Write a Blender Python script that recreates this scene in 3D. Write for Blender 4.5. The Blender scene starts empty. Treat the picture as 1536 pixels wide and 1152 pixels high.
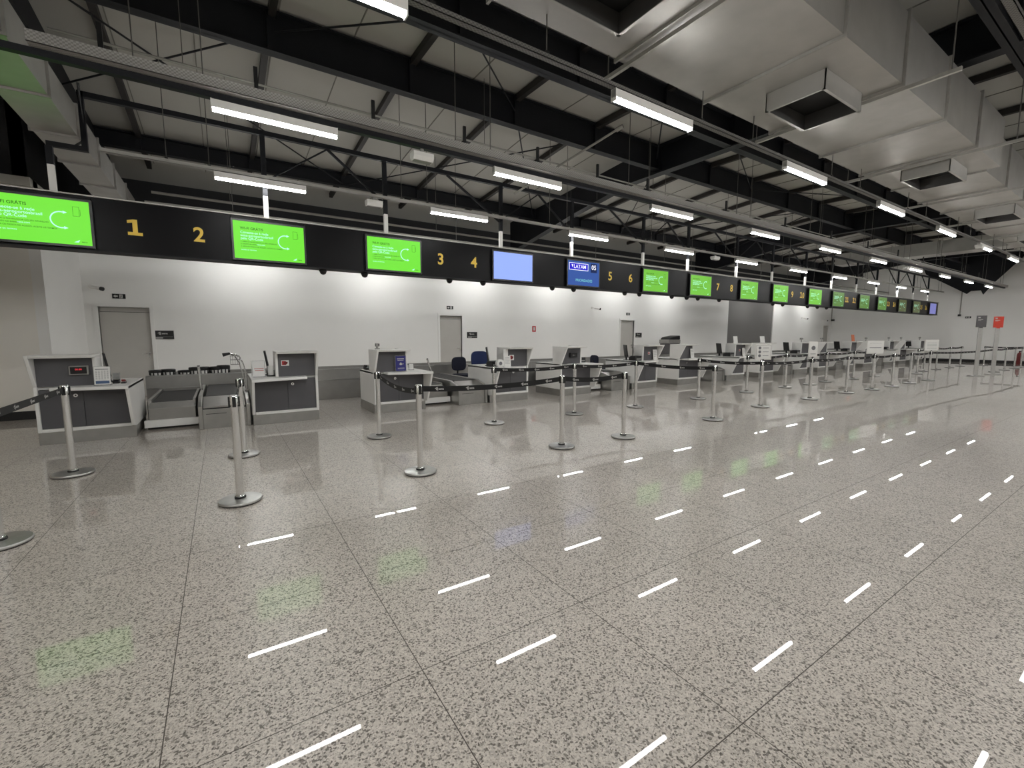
import bpy, bmesh, math, random
from mathutils import Vector, Matrix
random.seed(4)
PI = math.pi
S = bpy.context.scene
C = S.collection

# ------------------------------------------------------------------ materials
def lin(r, g, b):
    f = lambda c: (c/255/12.92) if c/255 <= .04045 else ((c/255+.055)/1.055)**2.4
    return (f(r), f(g), f(b), 1)

def mat(name, col, rough=.5, metal=0.0, emit=0.0, var=.06, scale=8, coat=0.0, bump=0.0, spec=.5, ecol=None):
    m = bpy.data.materials.new(name); m.use_nodes = True
    nt = m.node_tree; b = nt.nodes['Principled BSDF']
    c = lin(*col)
    b.inputs['Roughness'].default_value = rough
    b.inputs['Metallic'].default_value = metal
    b.inputs['Coat Weight'].default_value = coat
    b.inputs['Coat Roughness'].default_value = .05
    b.inputs['Specular IOR Level'].default_value = spec
    tc = nt.nodes.new('ShaderNodeTexCoord'); n = nt.nodes.new('ShaderNodeTexNoise')
    n.inputs['Scale'].default_value = scale; n.inputs['Detail'].default_value = 3
    nt.links.new(tc.outputs['Object'], n.inputs['Vector'])
    r = nt.nodes.new('ShaderNodeValToRGB')
    r.color_ramp.elements[0].position = .3; r.color_ramp.elements[1].position = .7
    r.color_ramp.elements[0].color = tuple(x*(1-var) for x in c[:3])+(1,)
    r.color_ramp.elements[1].color = tuple(min(1, x*(1+var)) for x in c[:3])+(1,)
    nt.links.new(n.outputs['Fac'], r.inputs['Fac'])
    nt.links.new(r.outputs['Color'], b.inputs['Base Color'])
    if bump:
        bp = nt.nodes.new('ShaderNodeBump'); bp.inputs['Strength'].default_value = bump
        bp.inputs['Distance'].default_value = .01
        nt.links.new(n.outputs['Fac'], bp.inputs['Height']); nt.links.new(bp.outputs['Normal'], b.inputs['Normal'])
    if emit:
        b.inputs['Emission Color'].default_value = lin(*(ecol or col)); b.inputs['Emission Strength'].default_value = emit
    return m

M = {}
M['wall'] = mat('wall paint white', (240, 239, 236), .75, var=.012, scale=1.2)
M['wall_warm'] = mat('wall paint cream', (238, 234, 226), .75, var=.02, scale=1.2)
M['wall_grey'] = mat('wall paint grey', (112, 110, 108), .75, var=.02, scale=1.2)
M['upper_dark'] = mat('dark upper wall', (30, 30, 32), .8, var=.1, scale=2)
M['base'] = mat('black baseboard', (22, 21, 22), .5)
M['roof'] = mat('roof panel', (186, 184, 177), .7, var=.05, scale=.6)
M['steel_dark'] = mat('dark painted steel', (27, 28, 32), .55, spec=.25, var=.12, scale=3)
M['steel_brown'] = mat('brown black strut', (42, 38, 36), .6, var=.1, scale=4)
M['seam'] = mat('roof seam', (130, 128, 120), .7)
M['galv'] = mat('galvanised duct', (184, 182, 178), .52, .94, var=.06, scale=3, bump=.01)
M['galv2'] = mat('galvanised flange', (170, 168, 163), .5, .7, var=.08, scale=12)
M['duct_shade'] = mat('duct inside shade', (16, 16, 16), .7)
M['collar_shade'] = mat('collar inside shade', (74, 73, 72), .6)
M['rail'] = mat('zinc rail', (176, 174, 168), .45, .5, var=.06, scale=14)
M['pipe'] = mat('light conduit', (150, 148, 142), .5, .3)
M['wire'] = mat('steel wire', (112, 110, 106), .5, .6)
M['lamp_body'] = mat('lamp housing white', (232, 230, 226), .45, var=.01)
M['lamp'] = mat('led diffuser', (252, 252, 250), .4, emit=60.0, var=0, ecol=(252, 252, 250))
M['lamp_wall'] = mat('led diffuser of wall row', (252, 252, 250), .4, emit=100.0, var=0, ecol=(252, 252, 250))
M['board'] = mat('board black laminate', (13, 12, 14), .3, var=.08, scale=2, spec=.12)
M['bezel'] = mat('screen bezel black', (12, 12, 13), .3)
M['gold'] = mat('gold numeral', (246, 208, 84), .5)
M['white_lam'] = mat('white solid surface', (243, 242, 239), .38, var=.015, scale=5)
M['grey_lam'] = mat('grey laminate', (88, 87, 90), .5, var=.03, scale=5)
M['steel'] = mat('brushed stainless', (176, 175, 172), .3, .9, var=.07, scale=6)
M['steel_s'] = mat('satin steel sheet', (160, 158, 154), .4, .75, var=.05, scale=5)
M['chrome'] = mat('polished steel', (238, 238, 238), .15, 1.0, var=.03, scale=9)
M['disc'] = mat('brushed base disc', (190, 189, 187), .35, .85, var=.05, scale=20)
M['black'] = mat('black plastic', (22, 22, 23), .45)
M['blackmat'] = mat('black belt webbing', (20, 19, 20), .75)
M['rubber'] = mat('black modular belt', (40, 38, 37), .6, var=.2, scale=60)
M['print'] = mat('printed white', (205, 203, 200), .6)
M['paper'] = mat('paper white', (232, 231, 228), .6, var=.02)
M['ink'] = mat('grey ink', (112, 112, 116), .6)
M['ink_blue'] = mat('blue ink', (72, 96, 132), .6)
M['red'] = mat('red print', (186, 42, 44), .5)
M['redlamp'] = mat('red digits', (230, 60, 70), .4, emit=1.0)
M['dark_red'] = mat('extinguisher red', (110, 26, 28), .4)
M['blue_fab'] = mat('blue fabric', (28, 42, 84), .85, var=.15, scale=40)
M['navy_fab'] = mat('navy fabric', (24, 28, 46), .85, var=.15, scale=40)
M['poster_blue'] = mat('blue poster', (30, 32, 118), .45, coat=.3)
M['grey_sign'] = mat('grey sign panel', (92, 90, 92), .5)
M['red_sign'] = mat('red sign panel', (206, 62, 44), .5)
M['orange'] = mat('orange card', (202, 112, 72), .6)
M['door'] = mat('door laminate beige', (190, 187, 181), .55, var=.02, scale=3)
M['doorframe'] = mat('door frame', (238, 237, 234), .45, var=.01)
M['greyp'] = mat('grey plastic', (150, 148, 144), .5)
M['glass_black'] = mat('smoked dome', (10, 10, 11), .12)
acr = mat('clear acrylic', (238, 240, 240), .08, var=0)
acr.node_tree.nodes['Principled BSDF'].inputs['Transmission Weight'].default_value = .85
M['acrylic'] = acr

def scr(name, col, e):
    return mat(name, (4, 4, 4), .25, emit=e, ecol=col, var=0, spec=.08)
M['scr_green0'] = scr('screen green', (122, 236, 66), .86)
M['scr_green1'] = scr('screen green duller', (122, 204, 66), .8)  # duller colours from here paint in viewing-angle fading of far screens
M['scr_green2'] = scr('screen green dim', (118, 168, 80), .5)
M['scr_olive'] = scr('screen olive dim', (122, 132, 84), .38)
M['scr_blue'] = scr('screen pale blue', (148, 172, 255), 1.0)
M['scr_lilac'] = scr('screen lilac', (128, 130, 196), .75)
M['scr_navy'] = scr('screen navy', (52, 86, 160), .9)
M['scr_royal'] = scr('screen royal blue', (34, 22, 196), 1.0)
M['scr_darknavy'] = scr('screen dark navy', (24, 40, 86), .8)
M['scr_text_white'] = scr('screen white lettering', (176, 250, 220), 1.1)
M['scr_pure'] = scr('screen pure white', (240, 240, 255), 1.1)
M['scr_text_black'] = scr('screen dark lettering', (24, 70, 20), .8)
M['scr_cyan'] = scr('screen cyan lettering', (130, 215, 215), .9)

# granite floor
def granite():
    m = bpy.data.materials.new('polished granite'); m.use_nodes = True
    nt = m.node_tree; N = nt.nodes.new; L = nt.links.new; b = nt.nodes['Principled BSDF']
    tc = N('ShaderNodeTexCoord')
    def noise(s, d, r=.5):
        n = N('ShaderNodeTexNoise'); n.inputs['Scale'].default_value = s; n.inputs['Detail'].default_value = d
        n.inputs['Roughness'].default_value = r; L(tc.outputs['Object'], n.inputs['Vector']); return n
    def ramp(src, pts):
        r = N('ShaderNodeValToRGB'); e = r.color_ramp.elements
        while len(e) < len(pts): e.new(.5)
        for i, (p, c) in enumerate(pts): e[i].position = p; e[i].color = c
        L(src, r.inputs['Fac']); return r
    def mix(kind, f, a, bb):
        x = N('ShaderNodeMix'); x.data_type = 'RGBA'; x.blend_type = kind
        if isinstance(f, float): x.inputs[0].default_value = f
        else: L(f, x.inputs[0])
        L(a, x.inputs[6]); L(bb, x.inputs[7]); return x.outputs[2]
    v = N('ShaderNodeTexVoronoi'); v.inputs['Scale'].default_value = 130; L(tc.outputs['Object'], v.inputs['Vector'])
    sep = N('ShaderNodeSeparateColor'); L(v.outputs['Color'], sep.inputs['Color'])
    grain = ramp(sep.outputs[0], [(0.0, lin(122, 116, 111)), (.14, lin(134, 128, 122)), (.22, lin(186, 179, 172)), (.5, lin(209, 202, 194)), (1.0, lin(226, 219, 211))])
    n1 = noise(125, 3, .6)
    dark = ramp(n1.outputs['Fac'], [(.36, lin(150, 143, 136)), (.45, (1, 1, 1, 1))])
    c = mix('MULTIPLY', .8, grain.outputs['Color'], dark.outputs['Color'])
    n2 = noise(.55, 3)
    tone = ramp(n2.outputs['Fac'], [(.3, (.83, .82, .80, 1)), (.7, (1, .985, .97, 1))])
    c = mix('MULTIPLY', 1.0, c, tone.outputs['Color'])
    n3 = noise(1.7, 4, .6)
    pale = ramp(n3.outputs['Fac'], [(.68, (0, 0, 0, 1)), (.74, (1, 1, 1, 1))])
    pc = N('ShaderNodeRGB'); pc.outputs[0].default_value = lin(188, 180, 170)
    c = mix('MIX', pale.outputs['Color'], c, pc.outputs[0])
    # slab joints on a .9416 m grid
    sx = N('ShaderNodeSeparateXYZ'); L(tc.outputs['Object'], sx.inputs[0])
    def joint(out, off):
        a = N('ShaderNodeMath'); a.operation = 'SUBTRACT'; a.inputs[1].default_value = off-.9416/2; L(out, a.inputs[0])
        w = N('ShaderNodeMath'); w.operation = 'FLOORED_MODULO'; w.inputs[1].default_value = .9416; L(a.outputs[0], w.inputs[0])
        s = N('ShaderNodeMath'); s.operation = 'SUBTRACT'; s.inputs[1].default_value = .9416/2; L(w.outputs[0], s.inputs[0])
        ab = N('ShaderNodeMath'); ab.operation = 'ABSOLUTE'; L(s.outputs[0], ab.inputs[0])
        lt = N('ShaderNodeMath'); lt.operation = 'LESS_THAN'; lt.inputs[1].default_value = .0021; L(ab.outputs[0], lt.inputs[0])
        return lt.outputs[0]
    mx = N('ShaderNodeMath'); mx.operation = 'MAXIMUM'; L(joint(sx.outputs[0], .6715), mx.inputs[0]); L(joint(sx.outputs[1], 1.7742), mx.inputs[1])
    jc = N('ShaderNodeRGB'); jc.outputs[0].default_value = lin(88, 82, 76)
    c = mix('MIX', mx.outputs[0], c, jc.outputs[0])
    L(c, b.inputs['Base Color'])
    b.inputs['Roughness'].default_value = .3
    b.inputs['Specular IOR Level'].default_value = .15
    b.inputs['Coat Weight'].default_value = 1.0
    b.inputs['Coat Roughness'].default_value = .006
    b.inputs['Coat IOR'].default_value = 1.3
    return m
M['granite'] = granite()

def perforated():
    m = mat('perforated zinc', (196, 193, 186), .5, .35, var=.04)
    nt = m.node_tree; b = nt.nodes['Principled BSDF']
    tc = nt.nodes.new('ShaderNodeTexCoord'); mp = nt.nodes.new('ShaderNodeMapping')
    nt.links.new(tc.outputs['Object'], mp.inputs['Vector'])
    mp.inputs['Scale'].default_value = (55, 64, 64)
    ch = nt.nodes.new('ShaderNodeTexChecker'); ch.inputs['Scale'].default_value = 1
    ch.inputs['Color1'].default_value = lin(180, 178, 174); ch.inputs['Color2'].default_value = lin(148, 146, 142)
    nt.links.new(mp.outputs[0], ch.inputs['Vector'])
    nt.links.new(ch.outputs['Color'], b.inputs['Base Color'])
    return m
M['perf'] = perforated()
M['rail_c'] = M['perf'].copy()
for nd in M['rail_c'].node_tree.nodes:
    if nd.type == 'TEX_CHECKER': nd.inputs['Color1'].default_value = lin(124, 122, 119); nd.inputs['Color2'].default_value = lin(96, 95, 92)

# ------------------------------------------------------------------ mesh builder
class MB:
    def __init__(s): s.v = []; s.f = []; s.sm = []
    def add(s, vs, fs, smooth=False):
        o = len(s.v); s.v += [tuple(v) for v in vs]
        for f in fs: s.f.append([o+i for i in f]); s.sm.append(smooth)
        return s
    def box(s, x0, x1, y0, y1, z0, z1):
        return s.add([(x0,y0,z0),(x1,y0,z0),(x1,y1,z0),(x0,y1,z0),(x0,y0,z1),(x1,y0,z1),(x1,y1,z1),(x0,y1,z1)],
                     [(0,3,2,1),(4,5,6,7),(0,1,5,4),(1,2,6,5),(2,3,7,6),(3,0,4,7)])
    def prism(s, poly, axis, a, b):
        def P(u, w, t): return {'x': (t,u,w), 'y': (u,t,w), 'z': (u,w,t)}[axis]
        n = len(poly)
        vs = [P(u,w,a) for u,w in poly]+[P(u,w,b) for u,w in poly]
        return s.add(vs, [list(range(n))[::-1], list(range(n,2*n))]+[(i,(i+1)%n,n+(i+1)%n,n+i) for i in range(n)])
    def tube(s, pts, r, n=10, cap=True):
        pts = [Vector(p) for p in pts]; rs = r if isinstance(r, (list, tuple)) else [r]*len(pts)
        d0 = (pts[1]-pts[0]).normalized(); up = Vector((0,0,1)) if abs(d0.z) < .9 else Vector((1,0,0))
        a = d0.cross(up).normalized(); rings = []
        for i, p in enumerate(pts):
            d = (pts[min(i+1,len(pts)-1)]-pts[max(i-1,0)]).normalized()
            a = (a-d*a.dot(d)).normalized(); b = d.cross(a)
            rings.append([p+(a*math.cos(2*PI*k/n)+b*math.sin(2*PI*k/n))*rs[i] for k in range(n)])
        vs = [v for g in rings for v in g]; fs = []
        for i in range(len(pts)-1):
            for k in range(n): fs.append((i*n+k, i*n+(k+1)%n, (i+1)*n+(k+1)%n, (i+1)*n+k))
        s.add(vs, fs, True)
        if cap:
            o = len(s.v)-len(vs); s.f.append([o+k for k in range(n)][::-1]); s.sm.append(False)
            s.f.append([o+(len(pts)-1)*n+k for k in range(n)]); s.sm.append(False)
        return s
    def lathe(s, prof, c=(0,0,0), n=28):
        vs = []; fs = []
        for r, z in prof: vs += [(c[0]+r*math.cos(2*PI*k/n), c[1]+r*math.sin(2*PI*k/n), c[2]+z) for k in range(n)]
        for i in range(len(prof)-1):
            for k in range(n): fs.append((i*n+k, i*n+(k+1)%n, (i+1)*n+(k+1)%n, (i+1)*n+k))
        return s.add(vs, fs, True)
    def mirror(s, w):
        s.v = [(w-x,y,z) for x,y,z in s.v]; s.f = [f[::-1] for f in s.f]; return s
    def xf(s, m):
        s.v = [tuple(m @ Vector(v)) for v in s.v]; return s
    def build(s, name, mt, parent=None, loc=(0,0,0), bevel=0, kind=None):
        me = bpy.data.meshes.new(name); me.from_pydata(s.v, [], s.f); me.materials.append(mt)
        for p, q in zip(me.polygons, s.sm): p.use_smooth = q
        bm = bmesh.new(); bm.from_mesh(me); bmesh.ops.recalc_face_normals(bm, faces=bm.faces); bm.to_mesh(me); bm.free()
        if any(s.sm): me.set_sharp_from_angle(angle=.7)
        o = bpy.data.objects.new(name, me); o.location = loc; C.objects.link(o)
        if parent: o.parent = parent
        if bevel:
            md = o.modifiers.new('edge', 'BEVEL'); md.width = bevel; md.segments = 2; md.limit_method = 'ANGLE'
        if kind: o['kind'] = kind
        return o

_txt = {}
def glyphs(t, size, bold=.0, align='CENTER'):
    k = (t, bold, align)
    if k not in _txt:
        cu = bpy.data.curves.new('lettering', 'FONT'); cu.body = t; cu.size = 1; cu.align_x = align; cu.offset = bold
        o = bpy.data.objects.new('lettering', cu); C.objects.link(o)
        me = o.to_mesh()
        _txt[k] = ([tuple(v.co) for v in me.vertices], [list(p.vertices) for p in me.polygons])
        o.to_mesh_clear(); bpy.data.objects.remove(o); bpy.data.curves.remove(cu)
    v, f = _txt[k]
    return [(x*size, y*size) for x, y, _ in v], f

def letters(mb, t, size, fn, bold=0, align='CENTER'):
    v, f = glyphs(t, size, bold, align)
    return mb.add([fn(x, y) for x, y in v], f)

def thing(name, label, cat, loc=(0,0,0), rz=0, group=None):
    o = bpy.data.objects.new(name, None); o.empty_display_size = .1; C.objects.link(o)
    o.location = loc; o.rotation_euler = (0,0,rz); return tag(o, label, cat, group)
def tag(o, label, cat, group=None, kind=None):
    o['label'] = label; o['category'] = cat
    if group: o['group'] = group
    if kind: o['kind'] = kind
    return o
def dup(root, loc, label, rz=None, group=None):
    r = root.copy(); C.objects.link(r); r.location = loc; r['label'] = label
    if rz is not None: r.rotation_euler = (0,0,rz)
    if group: r['group'] = group
    for ch in root.children:
        c = ch.copy(); C.objects.link(c); c.parent = r
        for g in ch.children:
            d = g.copy(); C.objects.link(d); d.parent = c
    return r
NUM = ['zero','one','two','three','four','five','six','seven','eight','nine','ten','eleven','twelve','thirteen','fourteen','fifteen','sixteen']
ORD = ['first','second','third','fourth','fifth','sixth','seventh','eighth','ninth','tenth','eleventh','twelfth','thirteenth','fourteenth','fifteenth','sixteenth','seventeenth','eighteenth','nineteenth','twentieth']
def aena(mb, fn, s):
    # small three-feather arrow mark followed by the word
    mb.add([fn(-1.15*s,.05*s), fn(-.35*s,.5*s), fn(-.6*s,.05*s)], [(0,1,2)])
    mb.add([fn(-.85*s,-.12*s), fn(-.5*s,0), fn(-.35*s,-.5*s)], [(0,1,2)])
    mb.add([fn(-.45*s,0), fn(-.28*s,.45*s), fn(-.2*s,-.4*s)], [(0,1,2)])
    letters(mb, 'aena', .72*s, lambda x, y: fn(x-.05*s, y-.22*s), .02, 'LEFT')

# ------------------------------------------------------------------ the setting
XE = 35.5; YW = 14.0
XL = -9.0; YF = -9.0
def struct(name, mb, m, parent=None, bevel=0): return mb.build(name, m, parent, bevel=bevel, kind='structure' if parent is None else None)
struct('floor', MB().box(XL, XE, YF, 16.2, -.1, 0), M['granite'])

ZC = 4.2
doors = [(-2.36, -1.43), (6.2, 7.02), (14.82, 15.68), (34.3, 35.1)]
def wall_with_doors(x0, x1, ds, z1):
    mb = MB(); x = x0
    for a, b in ds:
        mb.box(x, a, YW, YW+.15, 0, z1); mb.box(a, b, YW, YW+.15, 2.17, z1); x = b
    mb.box(x, x1, YW, YW+.15, 0, z1); return mb
struct('wall_back', wall_with_doors(-2.6, 23.04, doors[:3], ZC), M['wall'])
struct('wall_back.001', wall_with_doors(27.7, XE, doors[3:], ZC), M['wall'])
struct('wall_recess', MB().box(23.04, 27.7, YW+.06, YW+.15, 0, ZC), M['wall_grey'])
struct('wall_upper', MB().box(-2.75, XE, 15.2, 15.35, ZC-.1, 6.2).box(-2.75, XE, YW+.15, 15.2, ZC-.1, ZC), M['upper_dark'])  # plain dark surfaces above the white wall
struct('wall_left', MB().box(XL, -2.75, 11.35, 11.5, 0, 3.9), M['wall_warm'])
struct('wall_upper_left', MB().box(XL, -2.75, 11.6, 11.75, 3.8, 6.3), M['upper_dark'])
struct('wall_pier', MB().box(-2.75, -2.6, 11.35, 14.15, 0, 4.2), M['wall'])
struct('wall_upper_pier', MB().box(-2.9, -2.75, 11.6, 15.2, 4.0, 6.2), M['upper_dark'])
struct('wall_side', MB().box(XL-.15, XL, YF, 11.5, 0, 6.3), M['wall_warm'])
struct('wall_end', MB().box(XE, XE+.15, YF, YW+.15, 0, 6.3), M['wall'])
struct('wall_front', MB().box(XL-.15, XE+.15, YF-.15, YF, 0, 6.3), M['wall'])
struct('baseboard_end', MB().box(XE-.015, XE, YF, YW, .0, .15), M['base'])
struct('baseboard_left', MB().box(XL, -2.6, 11.335, 11.35, 0, .15), M['base'])
struct('baseboard_back', MB().box(28.0, 34.25, YW-.015, YW, 0, .15), M['base'])

def roofz(y):      # underside of the shallow roof
    return 6.0-.08*(y-8.4) if y > 8.4 else 6.0-.02*(8.4-y)
def slab(y0, y1, t=.12):
    return MB().prism([(y0, roofz(y0)), (y1, roofz(y1)), (y1, roofz(y1)+t), (y0, roofz(y0)+t)], 'x', XL-.15, XE+.15)
struct('ceiling', slab(8.4, 15.4), M['roof'])
struct('ceiling.001', slab(YF-.15, 8.4), M['roof'])
sm = MB()
x = -8.2
while x < XE:
    for y0, y1 in ((YF, 8.4), (8.4, 13.9)):
        sm.prism([(y0, roofz(y0)-.012), (y1, roofz(y1)-.012), (y1, roofz(y1)), (y0, roofz(y0))], 'x', x-.008, x+.008)
    x += 1.015
struct('trim_roof_seams', sm, M['seam'])
struct('trim_ledge', MB().box(XL, -2.6, 11.2, 11.6, 4.05, 4.2), M['roof'])

# doors
def door(i, a, b, plate=True):
    d = thing('door_%d' % (i+1), '', 'door', ((a+b)/2, YW, 0)); del d['label']; del d['category']; d['kind'] = 'structure'
    w = (b-a)/2
    MB().prism([(-w-.075,0),(-w-.075,2.25),(w+.075,2.25),(w+.075,0),(w,0),(w,2.17),(-w,2.17),(-w,0)], 'y', -.02, .1).build('door_frame', M['doorframe'], d)
    MB().box(-w+.005, w-.005, .04, .085, .01, 2.05).build('door_leaf', M['door'], d)
    MB().box(-w+.005, w-.005, .05, .085, 2.06, 2.165).build('transom_panel', M['door'], d)
    h = MB().tube([(w-.07,.04,1.06),(w-.07,-.01,1.06),(w-.19,-.01,1.06)], .009)
    h.lathe([(0,0),(.026,0),(.026,.008),(0,.008)], (0,0,0), 16)
    hh = MB().tube([(w-.07,.045,1.06),(w-.07,-.012,1.06),(w-.20,-.012,1.06)], .01)
    hh.tube([(w-.07,.045,.98),(w-.07,.02,.98)], .02)
    hh.tube([(w-.07,.045,1.06),(w-.07,.03,1.06)], .024)
    hh.build('door_handle', M['chrome'], d)
    return d
for i, (a, b) in enumerate(doors): door(i, a, b)

# roof steel ---------------------------------------------------------
def ibeam_x(y, z0, z1, x0, x1, fl=.16):
    return MB().box(x0, x1, y-.008, y+.008, z0, z1).box(x0, x1, y-fl/2, y+fl/2, z0, z0+.02).box(x0, x1, y-fl/2, y+fl/2, z1-.02, z1)
FX = [-1.9, 9.0, 19.9, 30.6]
PUR = [(-6.0, 5.2, 5.66), (-2.2, 5.26, 5.75), (1.7, 5.28, 5.83), (5.6, 5.32, 5.9), (7.4, 5.4, 5.94), (12.4, 5.32, 5.64)]
for i, (y, z0, z1) in enumerate(PUR):
    b = ibeam_x(y, z0, z1, XL, XE)
    # stiffener plates at the strut joints
    for k in range(-3, 16):
        xx = 2.87+2.03*k-.02
        if XL < xx < XE: b.box(xx-.05, xx+.05, y-.07, y+.07, z0+.02, z1-.02)
    o = struct('roof_beam', b, M['steel_dark'])
    tag(o, ['dark steel roof beam, farthest behind the camera side rows', 'dark steel roof beam, second from the front wall', 'dark steel roof beam above the wide duct', 'dark steel roof beam just beyond the wide duct', 'dark steel roof beam along the ridge above the tray', 'dark steel roof beam above the back wall'][i], 'beam', 'long roof beams', 'structure')
for i, x in enumerate(FX):
    pr = [(YF, 5.2), (8.3, 5.33), (10.4, 5.05), (13.95, 4.45), (13.95, roofz(13.95)-.01), (8.4, 5.98), (YF, roofz(YF)-.02)]
    b = MB().prism(pr, 'x', x-.01, x+.01)
    b.prism([(YF,5.2),(8.3,5.33),(8.3,5.36),(YF,5.23)], 'x', x-.11, x+.11)
    b.prism([(8.3,5.33),(10.4,5.05),(13.95,4.45),(13.95,4.48),(10.4,5.08),(8.3,5.36)], 'x', x-.11, x+.11)
    b.prism([(YF,roofz(YF)-.05),(8.4,5.95),(8.4,5.98),(YF,roofz(YF)-.02)], 'x', x-.11, x+.11)
    o = struct('roof_rafter', b, M['steel_dark'])
    tag(o, 'deep dark rafter with haunch, %s from the doors end of the hall' % ORD[i], 'rafter', 'portal frame rafters', 'structure')
k = 0
for k in range(-3, 16):
    x = 2.87+2.03*k
    if not XL < x < XE-.3 or min(abs(x-f) for f in FX) < .25: continue
    b = MB()
    for y0, y1 in ((YF, 8.4), (8.4, 13.95)):
        b.prism([(y0, roofz(y0)-.13), (y1, roofz(y1)-.13), (y1, roofz(y1)-.015), (y0, roofz(y0)-.015)], 'x', x-.045, x+.045)
    o = struct('roof_strut', b, M['steel_brown'])
    tag(o, 'brown black strut under the roof panels, %s from the doors end' % ORD[k+3], 'strut', 'struts under the roof panels', 'structure')
n = 0
for x0, x1, y0, y1 in [(-1.9,2.9,7.4,12.4),(2.9,6.9,12.4,7.4),(.8,2.87,7.4,5.6),(2.87,4.9,5.6,7.4),(4.9,8.9,7.4,12.4),(9,13,7.4,12.4),(9,13,5.6,7.4),(13,17,12.4,7.4),(13,17,7.4,5.6),(17,19.9,7.4,12.4),(20,24,7.4,12.4),(-3.9,.8,12.4,7.4),(6.9,8.9,5.6,7.4)]:
    o = struct('bracing_rod', MB().tube([(x0,y0,roofz(y0)-.32),(x1,y1,roofz(y1)-.32)], .014, 6), M['steel_dark'])
    tag(o, 'thin diagonal bracing rod under the roof, %s from the doors end' % ORD[n], 'bracing', 'roof bracing rods', 'structure'); n += 1
# V-shaped dark gable panel at the far end
struct('trim_gable', MB().prism([(9.4,5.85),(9.1,5.05),(8.3,4.5),(7.3,3.8),(7.15,3.95),(6.75,3.95),(6.65,3.72),(6.3,4.3),(5.3,5.6),(5.1,5.85)], 'x', 34.9, 35.0), M['steel_dark'])

# ------------------------------------------------------------------ lights and their rails
ROWS = {'A': (8.165, 3.83, 0, 9), 'B': (5.81, 3.85, 0, 9), 'C': (3.44, 3.88, -1, 9), 'D': (1.04, 3.96, -2, 9), 'E': (-1.3, 3.85, -2, 9), 'F': (-3.7, 3.85, -2, 9), 'O': (12.67, 3.78, 0, 9)}  # rows E and F are unseen, added to light the near hall
LP = 3.404; X0 = .05; LW = 1.25
lamp0 = None; wall_mesh = None
WHERE = {'A': 'in the row above the sign board', 'B': 'in the row under the tray', 'C': 'in the row beside the wide duct', 'D': 'in the row past the duct', 'E': 'in the added second row past the duct', 'F': 'in an added row behind the camera', 'O': 'in the row behind the board'}
for r, (y, z, k0, k1) in ROWS.items():
    for k in range(k0, k1+1):
        if r == 'O' and k == 6: continue
        lab = 'linear LED light, %s from the doors end, %s' % (ORD[k-k0], WHERE[r])
        loc = (X0+k*LP, y, z)
        if lamp0 is None:
            lamp0 = thing('ceiling_light', lab, 'light', loc, 0, 'linear lights, row '+r)
            MB().box(0, LW, -.033, .033, .002, .085).build('housing', M['lamp_body'], lamp0, bevel=.003)
            MB().prism([(-.031,.004),(.031,.004),(.031,-.004),(.013,-.028),(-.013,-.028),(-.031,-.004)], 'x', .012, LW-.012).build('diffuser', M['lamp'], lamp0)
            MB().box(0, .012, -.034, .034, -.03, .086).build('end_cap', M['lamp_body'], lamp0)
            MB().box(LW-.012, LW, -.034, .034, -.03, .086).build('end_cap', M['lamp_body'], lamp0)
        elif r == 'O':
            q = dup(lamp0, loc, lab, group='linear lights, row '+r)
            for c in q.children:
                if c.name.startswith('diffuser'):
                    if wall_mesh is None:
                        wall_mesh = c.data.copy(); wall_mesh.materials.clear(); wall_mesh.materials.append(M['lamp_wall'])
                    c.data = wall_mesh
        else: dup(lamp0, loc, lab, group='linear lights, row '+r)

def rail(r, name, label, cat, prof, x0, x1, m, wires, step=3.404):
    y, z, _, _ = ROWS[r]
    t = thing(name, label, cat, (0, y, z))
    prof(MB(), x0, x1).build('channel', m, t)
    w0 = None; x = x0+.7; n = 0
    while x < x1 and wires:
        for dx in wires:
            yy = 0
            if w0 is None:
                w0 = MB().tube([(0,0,.12),(0,0,roofz(y)-z-.02)], .006, 6).build('suspension_wire', M['wire'], t, (x+dx,0,0))
                c0 = MB().box(-.02,.02,-.02,.02,.1,.16).build('wire_clamp', M['black'], w0)
            else:
                w = w0.copy(); C.objects.link(w); w.location = (x+dx,0,0); w.parent = t
                c = c0.copy(); C.objects.link(c); c.parent = w
        x += step
    return t
def ch(w, h0, h1):
    return lambda mb, a, b: mb.box(a, b, -w/2, w/2, h0, h0+.006).box(a, b, -w/2, -w/2+.004, h0, h1).box(a, b, w/2-.004, w/2, h0, h1)
rail('C', 'lighting_rail', 'slim perforated lighting rail carrying the lights beside the wide duct', 'rail', ch(.06,.09,.13), -6, 34.5, M['rail_c'], (0, 1.1), 3.404)
rail('D', 'lighting_rail', 'slim perforated lighting rail past the wide duct, high above', 'rail', ch(.06,.09,.13), -6, 34.5, M['rail_c'], (0,), 3.404)
rail('A', 'lighting_rail', 'plain zinc lighting rail running just above the sign board', 'rail', ch(.06,.09,.14), -1.2, 34.5, M['rail'], (0, .5), 3.404)
tb = rail('B', 'cable_tray', 'wide perforated cable tray running the length of the hall', 'tray', lambda mb, a, b: mb.box(a,b,-.13,.13,.15,.156).box(a,b,-.13,-.125,.15,.25).box(a,b,.125,.13,.15,.25), -1.25, 34.5, M['perf'], (0, .55), 3.404)
MB().box(-1.5, 34.5, -.035, .035, .09, .148).build('carrier_bar', M['steel_dark'], tb)
for k in range(-1, 26):
    x = -.8+1.29*k
    if k % 2 == 0 or k < 6: MB().box(x-.02, x+.02, .14, .17, .15, .6).build('hanger', M['black'], tb)
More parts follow.
